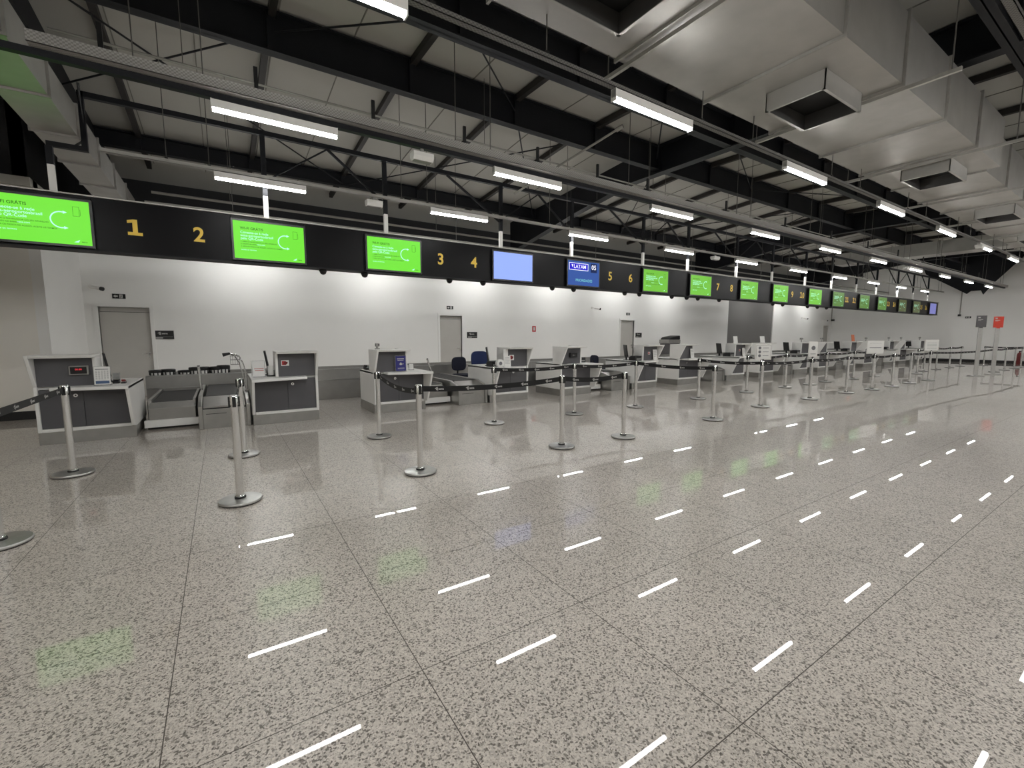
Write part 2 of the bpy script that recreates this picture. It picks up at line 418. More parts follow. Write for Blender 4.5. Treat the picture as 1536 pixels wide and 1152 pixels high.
# thin conduits
for y, z, x0, rr, lab in [(7.2, 4.85, -1.4, .016, 'thin light conduit crossing high between tray and ridge beam'), (10.5, 4.06, -.9, .025, 'grey conduit running low behind the top of the sign board'), (9.4, 3.62, -.9, .03, 'grey conduit nearest the top edge of the sign board')]:
    c = tag(MB().tube([(x0,0,0),(34,0,0)], rr, 8).build('conduit', M['pipe'], loc=(0,y,z)), lab, 'conduit')
    r0 = None
    for i in range(8):
        if r0 is None: r0 = MB().tube([(0,0,0),(0,0,roofz(y)-z-.03)], .005, 6).build('support_rod', M['wire'], c, (x0+1.2,0,0))
        else:
            q = r0.copy(); C.objects.link(q); q.parent = c; q.location = (x0+1.2+4.3*i,0,0)
tag(MB().tube([(5.3,5.2,4.65),(4.6,7.0,4.05)], .018, 8).tube([(5.3,5.2,4.65),(5.34,5.1,4.68)], .035, 8).build('conduit', M['pipe']), 'short sloping grey pipe crossing above the cable tray', 'conduit')
# cctv / emergency light boxes along the rails
e0 = None
for x, y, z, lab in [(2.36,5.81,3.78,'white emergency light box hanging under the perforated tray'), (2.4,8.165,3.76,'white emergency light box on rail above sign numeral three'), (12.6,8.165,3.76,'white emergency light box on rail above sign numeral seven'), (17.2,3.44,3.81,'white emergency light box on the rail beside the duct'), (20.2,5.81,3.78,'white emergency light box at far end of the tray')]:
    if e0 is None:
        e0 = thing('emergency_light', lab, 'emergency light', (x,y,z), 0, 'emergency light boxes')
        MB().prism([(-.05,0),(.05,0),(.075,.05),(.075,.1),(-.075,.1),(-.075,.05)], 'x', -.14, .14).build('housing', M['lamp_body'], e0, bevel=.006)
        MB().box(-.12,.12,-.045,.045,-.006,0).build('lens', M['greyp'], e0)
        MB().box(-.02,.02,-.02,.02,.1,.16).build('bracket', M['greyp'], e0)
    else: dup(e0, (x,y,z), lab)

# ------------------------------------------------------------------ ducts
def duct_main():
    t = thing('air_duct', 'wide galvanised air duct with square outlets under the roof', 'duct', (0,0,4.35))
    secs = []; x = -7.1
    xs = []
    while x < 33: xs.append(x); x += 1.53
    def shell(x0, x1, y0, y1, h=.75):
        # solid box; outlet darkness is painted on separate sheets below
        mb = MB(); holes = [a for a in OUT if x0 <= a < x1]
        return mb.box(x0+.004, x1-.004, y0, y1, 0, h)
    OUT = []
    for i, x0 in enumerate(xs):
        y0 = 2.11 if x0 < 10.5 else 2.3
        shell(x0, x0+1.53, y0, 3.56).build('duct_section', M['galv'], t)
        MB().prism([(y0-.03,-.03),(3.59,-.03),(3.59,.78),(y0-.03,.78),(y0-.03,-.03),(y0,0),(y0,.75),(3.56,.75),(3.56,0),(y0,0)], 'x', x0-.012, x0+.012).build('flange', M['galv2'], t)
    for x in (-2.5, .65, 3.71, 6.7, 9.8, 12.9, 15.9, 19, 22.1, 25.2, 28.3):
        s = MB().box(x-.02, x+.02, 1.62, 3.86, -.075, -.035).build('support_bar', M['rail'], t)
        for yy in (1.7, 3.78):
            MB().tube([(x,yy,-.05),(x,yy,roofz(yy)-4.37)], .007, 6).build('support_rod', M['wire'], s)
    for x in (-1.6, 2.2, 5.6, 10.0, 14.6, 19.0, 23.4):
        c = MB()
        a, b, y0, y1, z0 = x, x+.93, 2.44, 3.07, -.2
        for q in ((a,a+.012,y0,y1),(b-.012,b,y0,y1),(a,b,y0,y0+.012),(a,b,y1-.012,y1)): c.box(q[0],q[1],q[2],q[3],z0,-.001)
        for q in ((a,a+.03,y0,y1),(b-.03,b,y0,y1),(a,b,y0,y0+.03),(a,b,y1-.03,y1)): c.box(q[0],q[1],q[2],q[3],z0-.006,z0)
        co = c.build('outlet_collar', M['galv'], t)
        MB().box(a+.012,b-.012,y0+.012,y1-.012,-.02,-.012).build('outlet_shade_sheet', M['duct_shade'], co)  # black sheet painted for the darkness inside the duct
        d = MB().box(a+.013,a+.018,y0+.012,y1-.012,z0,-.02).box(b-.018,b-.013,y0+.012,y1-.012,z0,-.02).box(a+.02,b-.02,y0+.013,y0+.018,z0,-.02).box(a+.02,b-.02,y1-.018,y1-.013,z0,-.02)
        d.build('shaded_inner_walls', M['collar_shade'], co)  # inner faces coloured darker for the shade inside the collar
    return t
duct_main()
tag(MB().tube([(-1.36,8.2,4.75),(-1.37,8.28,4.55),(-1.36,8.3,4.25),(-1.38,8.3,4.06),(-1.5,8.3,3.95),(-1.68,8.3,3.93)], .014, 8).build('cable', M['black']), 'black hanging cable looping below the narrow duct at doors end', 'cable')
def duct_side():
    t = thing('air_duct', 'narrow galvanised air duct crossing over the sign board at doors end', 'duct', (-1.84,0,4.07))
    y = 1.0; i = 0
    while y < 12.9:
        MB().box(0, .43, y+.004, y+1.196, 0, .39).build('duct_section', M['galv'], t)
        MB().box(-.025, .455, y-.012, y+.012, -.025, .415).build('flange', M['galv2'], t)
        y += 1.2
    return t
duct_side()
# ducts seen between the far frames
t3 = thing('air_duct', 'galvanised cross duct between the far roof rafters', 'duct', (0,0,4.75))
MB().box(24.2, 25.1, 3.9, 9.6, 0, .5).build('duct_section', M['galv'], t3)
for yy in (4.5, 6.0, 7.5, 9.0): MB().box(24.17, 25.13, yy-.012, yy+.012, -.03, .53).build('flange', M['galv2'], t3)

# ------------------------------------------------------------------ sign board, numerals, screens
YB = 8.12
PITCH = 4.565
def bz(x): return 0
board = thing('sign_board', 'long black overhead board with gold counter numbers one to sixteen', 'sign board', (0, YB, 2.632))
XB1 = 33.75
bx = -6.0
edges = [-6.0]
for k in range(8):
    L_ = -2.36+PITCH*k
    edges += [L_-.02, L_+1.0+.02, L_+2.6-.02, L_+2.6+1.0+.02]
edges.append(XB1)
for a, b in zip(edges[:-1], edges[1:]):
    if b-a > .05: MB().box(a+.002, b-.002, .03, .28, 0, .683).build('panel', M['board'], board, bevel=.004)
MB().box(-6, XB1, .0, .29, .683, .70).build('top_trim', M['rail'], board)
MB().box(-6, XB1, .0, .29, -.012, 0).build('bottom_trim', M['steel_dark'], board)
for n in range(1, 17):
    k = (n-1)//2
    x = (-.915 if n % 2 else -.185)+PITCH*k
    mb = MB(); digits = str(n); h = .285; adv = .165
    for jx, c in enumerate(digits):
        cx = (jx-(len(digits)-1)/2)*adv
        if c == '1':
            P1 = [(-.075,0),(.085,0),(.085,.042),(.034,.042),(.034,.212),(-.012,.212),(-.075,.196),(-.075,.158),(-.02,.168),(-.02,.042),(-.075,.042)]
            mb.add([(cx+a,.027,b) for a, b in P1], [list(range(len(P1)))])
        else: letters(mb, c, h, lambda u, v: (cx+u*1.0, .027, v), .021)
    o = mb.build('numeral', M['gold'], board, (x, 0, .242))
posts = [-1.72, .72, 2.65, 5.12, 7.09, 9.58, 11.5, 14.0, 16.2, 18.6, 20.8, 23.2, 25.4, 28.0, 30.2, 32.5]
tr = thing('sign_truss', 'dark steel lattice truss hanging the long black sign board', 'truss', (0, 8.32, 0))
MB().box(-1.36, 34.2, -.035, .035, 4.62, 4.69).build('top_chord', M['steel_dark'], tr)
MB().prism([(-1.4,4.69),(-1.34,4.69),(-1.34,3.93),(-1.74,3.93),(-1.74,3.99),(-1.4,3.99)], 'y', -.035, .035).build('duct_frame', M['steel_dark'], tr)
for i, x in enumerate(posts):
    top = 3.93 if i == 0 else 4.62
    p = MB().box(x-.035, x+.035, -.03, .03, 3.7, top).build('post', M['steel_dark'], tr)
    MB().box(x-.033, x+.033, -.028, .028, 3.335, 3.7).build('lamplit_post_part', M['lamp_body'], p)  # white lower length paints lamp light onto the dark post
    if i > 1:
        xm = (posts[i-1]+x)/2
        MB().tube([(xm,0,4.62),(x-.03,0,3.9)], .024, 6).build('diagonal', M['steel_dark'], tr)
        if i % 2 == 0: MB().tube([(xm,0,4.62),(posts[i-1]+.03,0,3.95)], .014, 6).build('diagonal', M['steel_dark'], tr)

GREEN = {1:0,2:0,3:0,6:1,7:1,8:1,9:1,10:1,11:2,12:2,13:2,14:3,15:3}  # higher index: more viewing-angle fading painted into the screen colour
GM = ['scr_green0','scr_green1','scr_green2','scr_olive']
def screen(n):
    k = (n-1)//2
    x = (-2.33 if n % 2 else .245)+PITCH*k
    W, H = .975, .555
    kind = 'green' if n in GREEN else {4:'pale blue', 5:'navy', 16:'lilac'}[n]
    lab = {4: 'overhead screen showing plain pale blue, right of numeral four', 5: 'overhead screen with airline logo, 05 and navy background', 16: 'overhead screen showing dim lilac at the board far end'}.get(n) or 'green Wi-Fi screen in the board %s numeral %s' % ('before' if n % 2 else 'after', NUM[n])
    t = thing('display_screen', lab, 'screen', (x, YB, 2.632+.042), 0, 'overhead display screens')
    MB().box(-.03, W+.03, -.03, .029, -.032, H+.032).build('bezel', M['bezel'], t, bevel=.004)
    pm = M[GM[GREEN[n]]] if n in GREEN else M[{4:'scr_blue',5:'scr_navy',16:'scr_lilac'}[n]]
    MB().box(0, W, -.034, -.0305, 0, H).build('display_panel', pm, t)
    f = lambda dx, dz: (lambda u, v: (u+dx, -.0355, v+dz))
    if n in GREEN:
        h = MB(); letters(h, 'WI-FI GRÁTIS', .052, f(.09, .435), .006, 'LEFT')
        h.build('heading_lettering', M['scr_text_black'], t)
        w = MB()
        for j, s in enumerate(('Conecte-se à rede', 'aena-aeroportosbrasil', 'pelo QR-Code')): letters(w, s, .05, f(.09, .375-.045*j), .008, 'LEFT')
        letters(w, 'aena.com', .03, f(.3, .215), .004, 'LEFT'); letters(w, 'aceite os termos', .03, f(.09, .125), .004, 'LEFT')
        # curved arrow
        cx, cz, R = .70, .30, .1
        pts = [(cx+R*math.cos(a), cz+R*math.sin(a)) for a in [math.radians(75+i*(210)/16) for i in range(17)]]
        for (a, b), (c, d) in zip(pts[:-1], pts[1:]):
            dx, dz = c-a, d-b; l = math.hypot(dx, dz); nx, nz = -dz/l*.007, dx/l*.007
            w.add([(a+nx,-.0355,b+nz),(a-nx,-.0355,b-nz),(c-nx,-.0355,d-nz),(c+nx,-.0355,d+nz)], [(0,1,2,3)])
        for (a, b) in (pts[0], pts[-1]): w.add([(a+.035,-.0355,b),(a-.005,-.0355,b+.02),(a-.005,-.0355,b-.02)], [(0,1,2)])
        w.add([(.80,-.0355,.03),(.86,-.0355,.065),(.845,-.0355,.03)], [(0,1,2)])
        w.build('white_lettering', M['scr_text_white'], t)
        d = MB()
        for j, s in enumerate(('1. ABRA O NAVEGADOR DO SEU APARELHO', '2. DIGITE NA BARRA', '3. SIGA OS PASSOS DE ACESSO, ACEITE OS TERMOS')): letters(d, s, .0245, f(.09, .245-.035*j), .002, 'LEFT')
        letters(d, 'aena', .03, f(.875, .032), .003, 'LEFT')
        # phone outline
        for a, b, c, e in ((.815,.818,.36,.48),(.875,.878,.36,.48),(.815,.878,.36,.363),(.815,.878,.477,.48),(.885,.888,.37,.45)):
            d.add([(a,-.0355,c),(b,-.0355,c),(b,-.0355,e),(a,-.0355,e)], [(0,1,2,3)])
        d.build('dark_lettering', M['scr_text_black'], t)
    if n == 5:
        MB().box(.03, .62, -.0362, -.0345, .345, .51).build('logo_border', M['scr_pure'], t)
        MB().box(.042, .608, -.0368, -.0355, .357, .498).build('logo_panel', M['scr_royal'], t)
        g = lambda dx, dz: (lambda u, v: (u+dx, -.0374, v+dz))
        l = MB(); letters(l, 'LATAM', .12, g(.36, .39), .008)
        l.add([g(.13,.4)(0,0), g(.13,.4)(.025,.07), g(.13,.4)(-.03,.07)], [(0,1,2)])
        l.build('airline_lettering', M['scr_pure'], t)
        MB().box(.70, .90, -.036, -.0345, .32, .53).build('number_panel', M['scr_darknavy'], t)
        l = MB(); letters(l, '05', .15, g(.80, .39), .012); l.build('number_lettering', M['scr_pure'], t)
        l = MB(); letters(l, 'PRIORIDADES', .085, g(.49, .09), .003); l.build('caption_lettering', M['scr_cyan'], t)
for n in range(1, 17): screen(n)

# dome cameras under the board
d0 = None
for i, x in enumerate([1.53, 2.23, 3.9, 4.67, 6.51, 7.16, 8.91, 9.47, 10.82, 11.5, 12.03, 13.12, 16.34, 17.03, 18.9, 19.7, 20.5]):
    lab = 'small black dome camera under the board, %s from the doors end' % ORD[i]
    if d0 is None:
        d0 = thing('dome_camera', lab, 'camera', (x, 8.3, 2.62), 0, 'dome cameras under the sign board')
        MB().lathe([(0,0),(.062,0),(.062,-.03),(.055,-.035)], n=24).build('mount_ring', M['black'], d0)
        MB().lathe([(.055,-.034)]+[(.055*math.cos(a), -.034-.05*math.sin(a)) for a in [i*PI/16 for i in range(1,9)]], n=24).build('dome', M['glass_black'], d0)
    else: dup(d0, (x, 8.3, 2.62), lab)

# ------------------------------------------------------------------ wall fittings
def bullet_cam(x, y, z, lab, rz=0):
    t = thing('bullet_camera', lab, 'camera', (x,y,z), rz)
    MB().tube([(0,.0,0),(0,-.03,0)], .045, 16).build('mount_plate', M['lamp_body'], t)
    MB().tube([(0,-.02,0),(0,-.09,-.01),(.06,-.12,-.02)], .016, 8).build('arm', M['lamp_body'], t)
    b = MB().tube([(.04,-.11,-.02),(.22,-.24,-.06)], .038, 14).build('body', M['lamp_body'], t)
    MB().tube([(.21,-.232,-.057),(.25,-.262,-.067)], .044, 14).build('lens', M['black'], b)
bullet_cam(-2.45, YW, 2.62, 'white bullet camera on wall above the door nearest counter one', 0)
bullet_cam(13.1, YW, 2.66, 'white bullet camera on back wall before the third door')
bullet_cam(31.2, YW, 2.62, 'white bullet camera on the wall past the grey recess')
bullet_cam(34.0, YW, 2.55, 'white bullet camera above the door in the far corner')
def plate(x, lab):
    t = thing('door_plate', lab, 'sign', (x, YW, 1.515), 0, 'black plates beside the doors')
    MB().box(-.2,.2,-.012,0,-.105,.105).build('plate', M['black'], t)
    l = MB(); aena(l, lambda u, v: (u-.03,-.0135,v+.035), .085)
    l.box(-.17,.18,-.0134,-.0125,-.052,-.047)
    l.box(-.17,-.02,-.0134,-.0125,-.085,-.068)
    l.build('lettering', M['print'], t)
plate(-1.19, 'black airport name plate beside the door behind counter one')
plate(7.42, 'black airport name plate beside the door behind chairs')
plate(16.0, 'black airport name plate beside the third back door')
def exit_sign(x, z, lab, y=YW, rz=0):
    t = thing('exit_sign', lab, 'exit sign', (x,y,z), rz, 'exit pictograms')
    MB().box(-.12,.12,-.01,-.001,-.055,.055).build('plate', M['black'], t)
    l = MB()
    l.add([(-.1,-.0115,0),(-.06,-.0115,.035),(-.06,-.0115,.015),(-.02,-.0115,.015),(-.02,-.0115,-.015),(-.06,-.0115,-.015),(-.06,-.0115,-.035)], [(0,6,5,4,3,2,1)])
    l.box(.01,.07,-.0115,-.0105,-.045,.045)
    l.build('pictogram', M['print'], t)
    m = MB()
    m.add([(.035,-.0125,.03),(.045,-.0125,.038),(.05,-.0125,.028),(.042,-.0125,.02)], [(0,1,2,3)])
    m.add([(.035,-.0125,.018),(.05,-.0125,.018),(.045,-.0125,-.01),(.03,-.0125,-.008)], [(0,1,2,3)])
    m.add([(.032,-.0125,-.008),(.04,-.0125,-.008),(.028,-.0125,-.04),(.018,-.0125,-.038)], [(0,1,2,3)])
    m.add([(.038,-.0125,-.01),(.046,-.0125,-.01),(.062,-.0125,-.03),(.055,-.0125,-.036)], [(0,1,2,3)])
    m.build('running_figure', M['black'], t)
exit_sign(-1.97, 2.42, 'black exit sign with arrow above door behind counter one')
exit_sign(6.58, 2.44, 'black exit sign with arrow above door behind the chairs')
exit_sign(15.27, 2.45, 'black exit sign with arrow above the third back door')
exit_sign(XE, 2.52, 'black exit sign on the far end wall near camera', 7.25, -PI/2)
bpy.data.objects['exit_sign.003'].location = (XE, 7.25, 2.52)
t = thing('fire_sign', 'small red fire equipment sign alone on the back wall', 'sign', (10.11, YW, 1.75))
MB().box(-.085,.085,-.008,-.001,-.11,.11).build('plate', M['red'], t)
MB().box(-.04,.04,-.0095,-.0085,-.06,.07).build('pictogram', M['print'], t)
ev = thing('security_camera', 'small dark camera on a conduit on the far end wall', 'camera', (XE, 7.6, 2.65))
MB().tube([(-.024,0,0),(-.024,0,2.2)], .025, 8).build('conduit', M['pipe'], ev)
MB().box(-.16,-.02,-.06,.06,-.06,.05).build('body', M['black'], ev, bevel=.01)
pv = thing('security_camera', 'small dark camera on a conduit at the far room corner', 'camera', (XE-.12, YW, 2.55))
MB().tube([(0,-.029,0),(0,-.029,1.5)], .03, 8).build('conduit', M['pipe'], pv)
MB().box(-.07,.07,-.2,-.02,-.06,.05).build('body', M['black'], pv, bevel=.01)
fe = thing('fire_extinguisher', 'dark red fire extinguisher standing against the far end wall', 'extinguisher', (XE-.16, 5.12, 0))
MB().lathe([(0,.0),(.085,0),(.09,.02),(.09,.5),(.07,.56),(.03,.6),(.03,.64),(0,.64)], n=20).build('cylinder', M['dark_red'], fe)
MB().box(-.02,.02,-.06,.03,.64,.69).build('valve', M['black'], fe)
MB().tube([(0,-.04,.66),(0,-.12,.6),(0,-.12,.3)], .012, 8).build('hose', M['black'], fe)

# ------------------------------------------------------------------ check-in counters
CW = 1.04
def counter_proto(mir):
    t = thing('check_in_counter', '', 'counter', (0,0,0), 0, 'check-in counters')
    def B(mb, name, m, par, bev=0): return (mb.mirror(CW) if mir else mb).build(name, m, par, bevel=bev)
    B(MB().box(.0, 1.03, .02, 1.04, 0, .17), 'plinth', M['steel'], t, .003)
    sh = MB().prism([(.0,.17),(.0,.80),(1.05,.80),(1.05,.17)], 'x', 0, .04)
    sh.box(.04, .99, .0, .05, .17, .215)
    B(sh, 'side_panel', M['white_lam'], t, .008)
    B(MB().prism([(-.41,.80),(-.36,.80),(-.36,.75),(-.10,.215),(.03,.17),(1.05,.17),(1.05,.80)][::1] if False else [(-.41,.80),(-.135,.2),(.02,.17),(1.05,.17),(1.05,.80)], 'x', 1.0, CW), 'side_panel', M['white_lam'], t, .008)
    B(MB().prism([(CW,-.41),(CW,1.05),(0,1.05),(0,.06),(.2,.06),(.2,-.2)], 'z', .756, .801), 'worktop', M['white_lam'], t, .008)
    B(MB().box(.04, .485, .03, .05, .217, .754), 'door', M['grey_lam'], t, .002)
    d = B(MB().box(.49, 1.0, .03, .05, .217, .754), 'door', M['grey_lam'], t, .002)
    B(MB().box(.04, 1.0, .055, 1.0, .18, .75), 'carcass', M['grey_lam'], t)
    k = MB().tube([(.41,.032,.665),(.41,.012,.665)], .024, 16); B(k, 'lock', M['chrome'], t)
    B(MB().tube([(.41,.012,.665),(.41,.010,.665)], .010, 10), 'keyhole', M['black'], t)
    hd = MB().prism([(.0,.80),(-.235,1.235),(.34,1.235),(.34,.80)], 'x', 0, .04)
    hd.prism([(-.21,1.195),(-.235,1.235),(.34,1.235),(.34,1.195)], 'x', .04, .66)
    hd.prism([(-.01,.80),(-.2,1.195),(-.22,1.235),(.34,1.235),(.34,.80)], 'x', .62, .66) if False else hd.prism([(-.01,.80),(-.02,1.195),(.34,1.195),(.34,.80)], 'x', .62, .66)
    B(hd, 'hood', M['white_lam'], t, .008)
    B(MB().box(.04, .62, .005, .025, .80, 1.195), 'hood_panel', M['grey_lam'], t)
    return t
cp = [counter_proto(False), counter_proto(True)]
CX = {}
for n in range(1, 17):
    k = (n-1)//2
    CX[n] = (-2.17+4.565*k) if n % 2 else (.36+4.58*k)
    par = cp[(n+1) % 2]
    lab = 'white and grey check-in counter standing below overhead number %s' % NUM[n]
    if n <= 2: par.location = (CX[n], 8.5, 0); par['label'] = lab
    else: dup(par, (CX[n], 8.5, 0), lab)
def wx(n, u):   # world x of local u measured from the hood side
    return CX[n]+(u if n % 2 else CW-u)

# monitors: stand on the worktop right beside the hood, seen edge-on
mon0 = None
for n in range(1, 17):
    lab = 'black monitor seen edge-on beside the hood of counter %s' % NUM[n]
    rz = math.radians(10 if n % 2 else (-5 if n == 2 else -33))
    loc = (wx(n, .74 if n < 4 else .88), 8.84, .801)
    if mon0 is None:
        mon0 = thing('monitor', lab, 'monitor', loc, rz, 'counter monitors')
        MB().prism([(-.018,.09),(.018,.09),(-.035,.43),(-.065,.43)], 'y', -.02, .31).build('screen', M['black'], mon0, bevel=.004)
        MB().prism([(-.02,0),(.02,0),(.0,.14),(-.03,.14)], 'y', .11, .17).build('stand', M['black'], mon0)
        MB().box(-.08,.08,.05,.22,0,.012).build('base', M['black'], mon0)
    else: dup(mon0, loc, lab, rz)
pr0 = None
for n, x, y in [(4,4.99,8.62),(5,6.99,8.85),(6,9.62,8.62),(8,14.2,8.62),(9,17.02,9.1),(10,18.75,8.62),(12,23.3,8.62),(14,27.9,8.62)]:
    lab = 'black document printer on the worktop of counter %s' % NUM[n]
    if n == 5: x = 7.73
    if pr0 is None:
        pr0 = thing('document_printer', lab, 'printer', (x,y,.801), 0, 'document printers')
        MB().prism([(-.13,0),(.13,0),(.13,.09),(.05,.13),(-.13,.13)], 'x', 0, .24).build('body', M['black'], pr0, bevel=.006)
        MB().box(.03,.21,-.135,-.129,.03,.06).build('paper_slot', M['greyp'], pr0)
    else: dup(pr0, (x,y,.801), lab)

# small things on the first counters
def leaflet(name, x, y, w, h, lab, cat, m='paper', tilt=.12, z=.801, lines=6, ink='ink', top=None, back='acrylic'):
    t = thing(name, lab, cat, (x,y,z))
    R = Matrix.Rotation(-tilt, 4, 'X')
    MB().box(0,w,-.002,.003,0,h).xf(R).build('holder', M[back], t)
    MB().box(0,w,-.03,.07,0,.006).build('foot', M[back], t)
    MB().box(.008,w-.008,-.004,-.0025,.012,h-.008).xf(R).build('sheet', M[m], t)
    l = MB()
    for i in range(lines):
        zz = h*.82-i*h*.62/max(lines,1)
        ww = w*(.75 if i else .8)*(1 if i % 3 else .8)
        l.box(w*.12, w*.12+ww*.98, -.0055, -.0045, zz, zz+h*.022)
    if top: l.box(w*.12, w*.85, -.0055, -.0045, h*.82, h*.86)
    if lines: l.xf(R).build('printed_lines', M[ink], t)
    return t
d = leaflet('notice_stand', -1.53, 8.36, .185, .27, 'white notice sheet stand beside the weight display of counter one', 'notice stand', lines=0)
l = MB(); l.box(.02,.16,-.0055,-.0045,.222,.232)
for c in range(5):
    for r in range(9): l.box(.022+c*.03, .022+c*.03+.018, -.0055, -.0045, .2-r*.014, .204-r*.014)
l.xf(Matrix.Rotation(-.12,4,'X')).build('printed_table', M['ink'], d)
MB().box(.02,.165,-.0055,-.0045,.025,.065).xf(Matrix.Rotation(-.12,4,'X')).build('blue_banner', M['ink_blue'], d)
wd = thing('weight_display', 'weight display with red digits on the hood of counter one', 'display', (-1.79, 8.5, .955))
MB().box(0,.2,-.055,.004,0,.125).build('case', M['greyp'], wd, bevel=.008)
MB().box(.015,.185,-.058,-.054,.015,.11).build('window', M['bezel'], wd)
l = MB(); letters(l, '00.00', .032, lambda u, v: (u+.1, -.0592, v+.066), .001); l.build('digits', M['redlamp'], wd)
wd2 = thing('weight_display', 'dark weight display on the hood of counter five', 'display', (7.22, 8.5, .955))
MB().box(0,.23,-.05,.004,0,.12).build('case', M['black'], wd2, bevel=.006)
l = MB(); letters(l, '00.0', .05, lambda u, v: (u+.11, -.0515, v+.04), .002); l.build('digits', M['greyp'], wd2)
b = thing('card_reader', 'black card reader on the worktop of counter one', 'card reader', (-1.37, 8.62, .801))
MB().prism([(-.05,0),(.05,0),(.05,.06),(-.05,.035)], 'x', 0, .075).build('body', M['black'], b, bevel=.004)
MB().box(.01,.065,-.03,.03,.055,.06).build('keypad', M['greyp'], b)
leaflet('card_holder', -1.385, 8.72, .085, .15, 'small clear card holder behind the card reader on counter one', 'card holder', m='acrylic', lines=2)
s = thing('stapler', 'dark red stapler near the outer edge of counter one', 'stapler', (-1.27, 8.6, .801))
MB().box(0,.05,-.06,.06,0,.018).build('base', M['black'], s); MB().prism([(-.06,.03),(.06,.022),(.06,.045),(-.05,.06)], 'x', .005, .045).build('arm', M['dark_red'], s, bevel=.005)
d = leaflet('leaflet_stand', .40, 8.58, .19, .28, 'clear leaflet stand with two red lines on counter two', 'leaflet stand', lines=0)
l = MB().box(.03,.17,-.0055,-.0045,.14,.148).box(.04,.17,-.0055,-.0045,.11,.118); l.xf(Matrix.Rotation(-.12,4,'X')).build('red_lines', M['red'], d)
MB().box(-.012,.0,-.05,.05,0,.28).build('side_wall', M['chrome'], d)
t = thing('label_roll_holder', 'black holder with a white label roll on counter two', 'label holder', (.68, 8.7, .801))
MB().prism([(-.06,0),(.06,0),(.06,.1),(.04,.1),(.04,.02),(-.06,.02)], 'x', -.06, .06).build('tray', M['black'], t)
MB().lathe([(.012,.02),(.045,.02),(.05,.17),(.045,.18),(.012,.18)], (0,-.01,0), 18).build('roll', M['paper'], t)
def sticker(n, u, z, w, h, lab, m='red', y=8.5):
    x = wx(n, u)
    t = thing('hood_sticker', lab, 'sticker', (x, y, z), 0, 'stickers on the hoods')
    MB().box(-w/2,w/2,.0025,.0045,-h/2,h/2).build('backing', M['paper'], t)
    l = MB().box(-w*.4,w*.1,.001,.0022,-h*.36,h*.36); l.build('red_field', M[m], t)
    MB().prism([(-w*.3,-h*.25),(-w*.05,h*.3),(w*.35,h*.2),(w*.3,-h*.1),(w*.1,-h*.3)], 'y', .0004, .001).build('symbol', M['dark_red'], t)
sticker(2, .51, 1.03, .12, .095, 'white and red handling sticker on the hood of counter two')
sticker(4, .46, 1.0, .12, .12, 'round red handling sticker on the hood of counter four')
sticker(6, .38, 1.0, .09, .07, 'tiny red sticker on the hood of counter six')
sticker(8, .36, 1.0, .09, .07, 'tiny red sticker on the hood of counter eight')
t = thing('poster', 'blue poster in a white frame on the hood of counter three', 'poster', (2.79, 8.44, .805))
R = Matrix.Rotation(-.06,4,'X')
MB().box(0,.225,-.004,.004,0,.31).xf(R).build('frame', M['acrylic'], t)
MB().box(.012,.213,-.0065,-.0045,.012,.298).xf(R).build('sheet', M['poster_blue'], t)
l = MB().box(.04,.18,-.0085,-.0075,.235,.25).box(.05,.17,-.0085,-.0075,.21,.218).box(.1,.125,-.0085,-.0075,.12,.17).box(.085,.14,-.0085,-.0075,.13,.15).box(.15,.165,-.0085,-.0075,.135,.15).box(.05,.18,-.0085,-.0075,.06,.066).box(.05,.18,-.0085,-.0075,.045,.05)
l.xf(R).build('printed_lines', M['print'], t)
t = thing('webcam', 'small grey webcam standing on the hood of counter three', 'webcam', (2.50, 8.6, 1.236))
MB().box(-.04,.04,-.03,.03,0,.02).build('base', M['greyp'], t); MB().tube([(0,0,.015),(.0,0,.07)], .02, 12).build('neck', M['greyp'], t)
MB().box(-.035,.04,-.035,.035,.055,.115).build('head', M['greyp'], t, bevel=.01); MB().tube([(.02,-.036,.085),(.02,-.042,.085)], .014, 12).build('lens', M['black'], t)
t = thing('telephone', 'black telephone behind the hood of counter three', 'telephone', (2.5, 9.3, .801))
MB().prism([(-.09,0),(.09,0),(.09,.07),(-.09,.03)], 'x', -.07,.07).build('body', M['black'], t, bevel=.008); MB().box(-.065,-.025,-.08,.08,.06,.095).build('handset', M['black'], t, bevel=.012)
leaflet('card_holder', 3.16, 8.7, .1, .13, 'small card holder on the worktop of counter three', 'card holder', lines=3)
# things on counter four
t = thing('tag_roll', 'white bag tag roll standing on edge on counter four', 'tag roll', (5.10, 8.34, .801+.09))
MB().tube([(0,-.04,0),(0,.04,0)], .09, 28).build('roll', M['paper'], t); MB().tube([(0,-.0415,0),(0,.0415,0)], .04, 20).build('core', M['ink'], t)
leaflet('notice_stand', 5.20, 8.30, .17, .25, 'white printed notice stand beside the tag roll on counter four', 'notice stand', lines=5, back='paper')
t = thing('paper_box', 'white paper box leaning against the hood of counter four', 'box', (5.26, 8.47, .801))
MB().box(0,.12,-.03,.02,0,.40).build('body', M['paper'], t)
for n, x, h, lab in [(6, 10.30, .3, 'white leaflet holder on the worktop before hood of counter six'), (7, 12.02, .3, 'white leaflet holder before the hood of counter seven'), (8, 14.86, .28, 'white leaflet holder before the hood of counter eight'), (9, 16.62, .3, 'white leaflet holder before the hood of counter nine')]:
    leaflet('leaflet_holder', x, 8.44, .17, h, lab, 'leaflet holder', lines=4, back='paper')
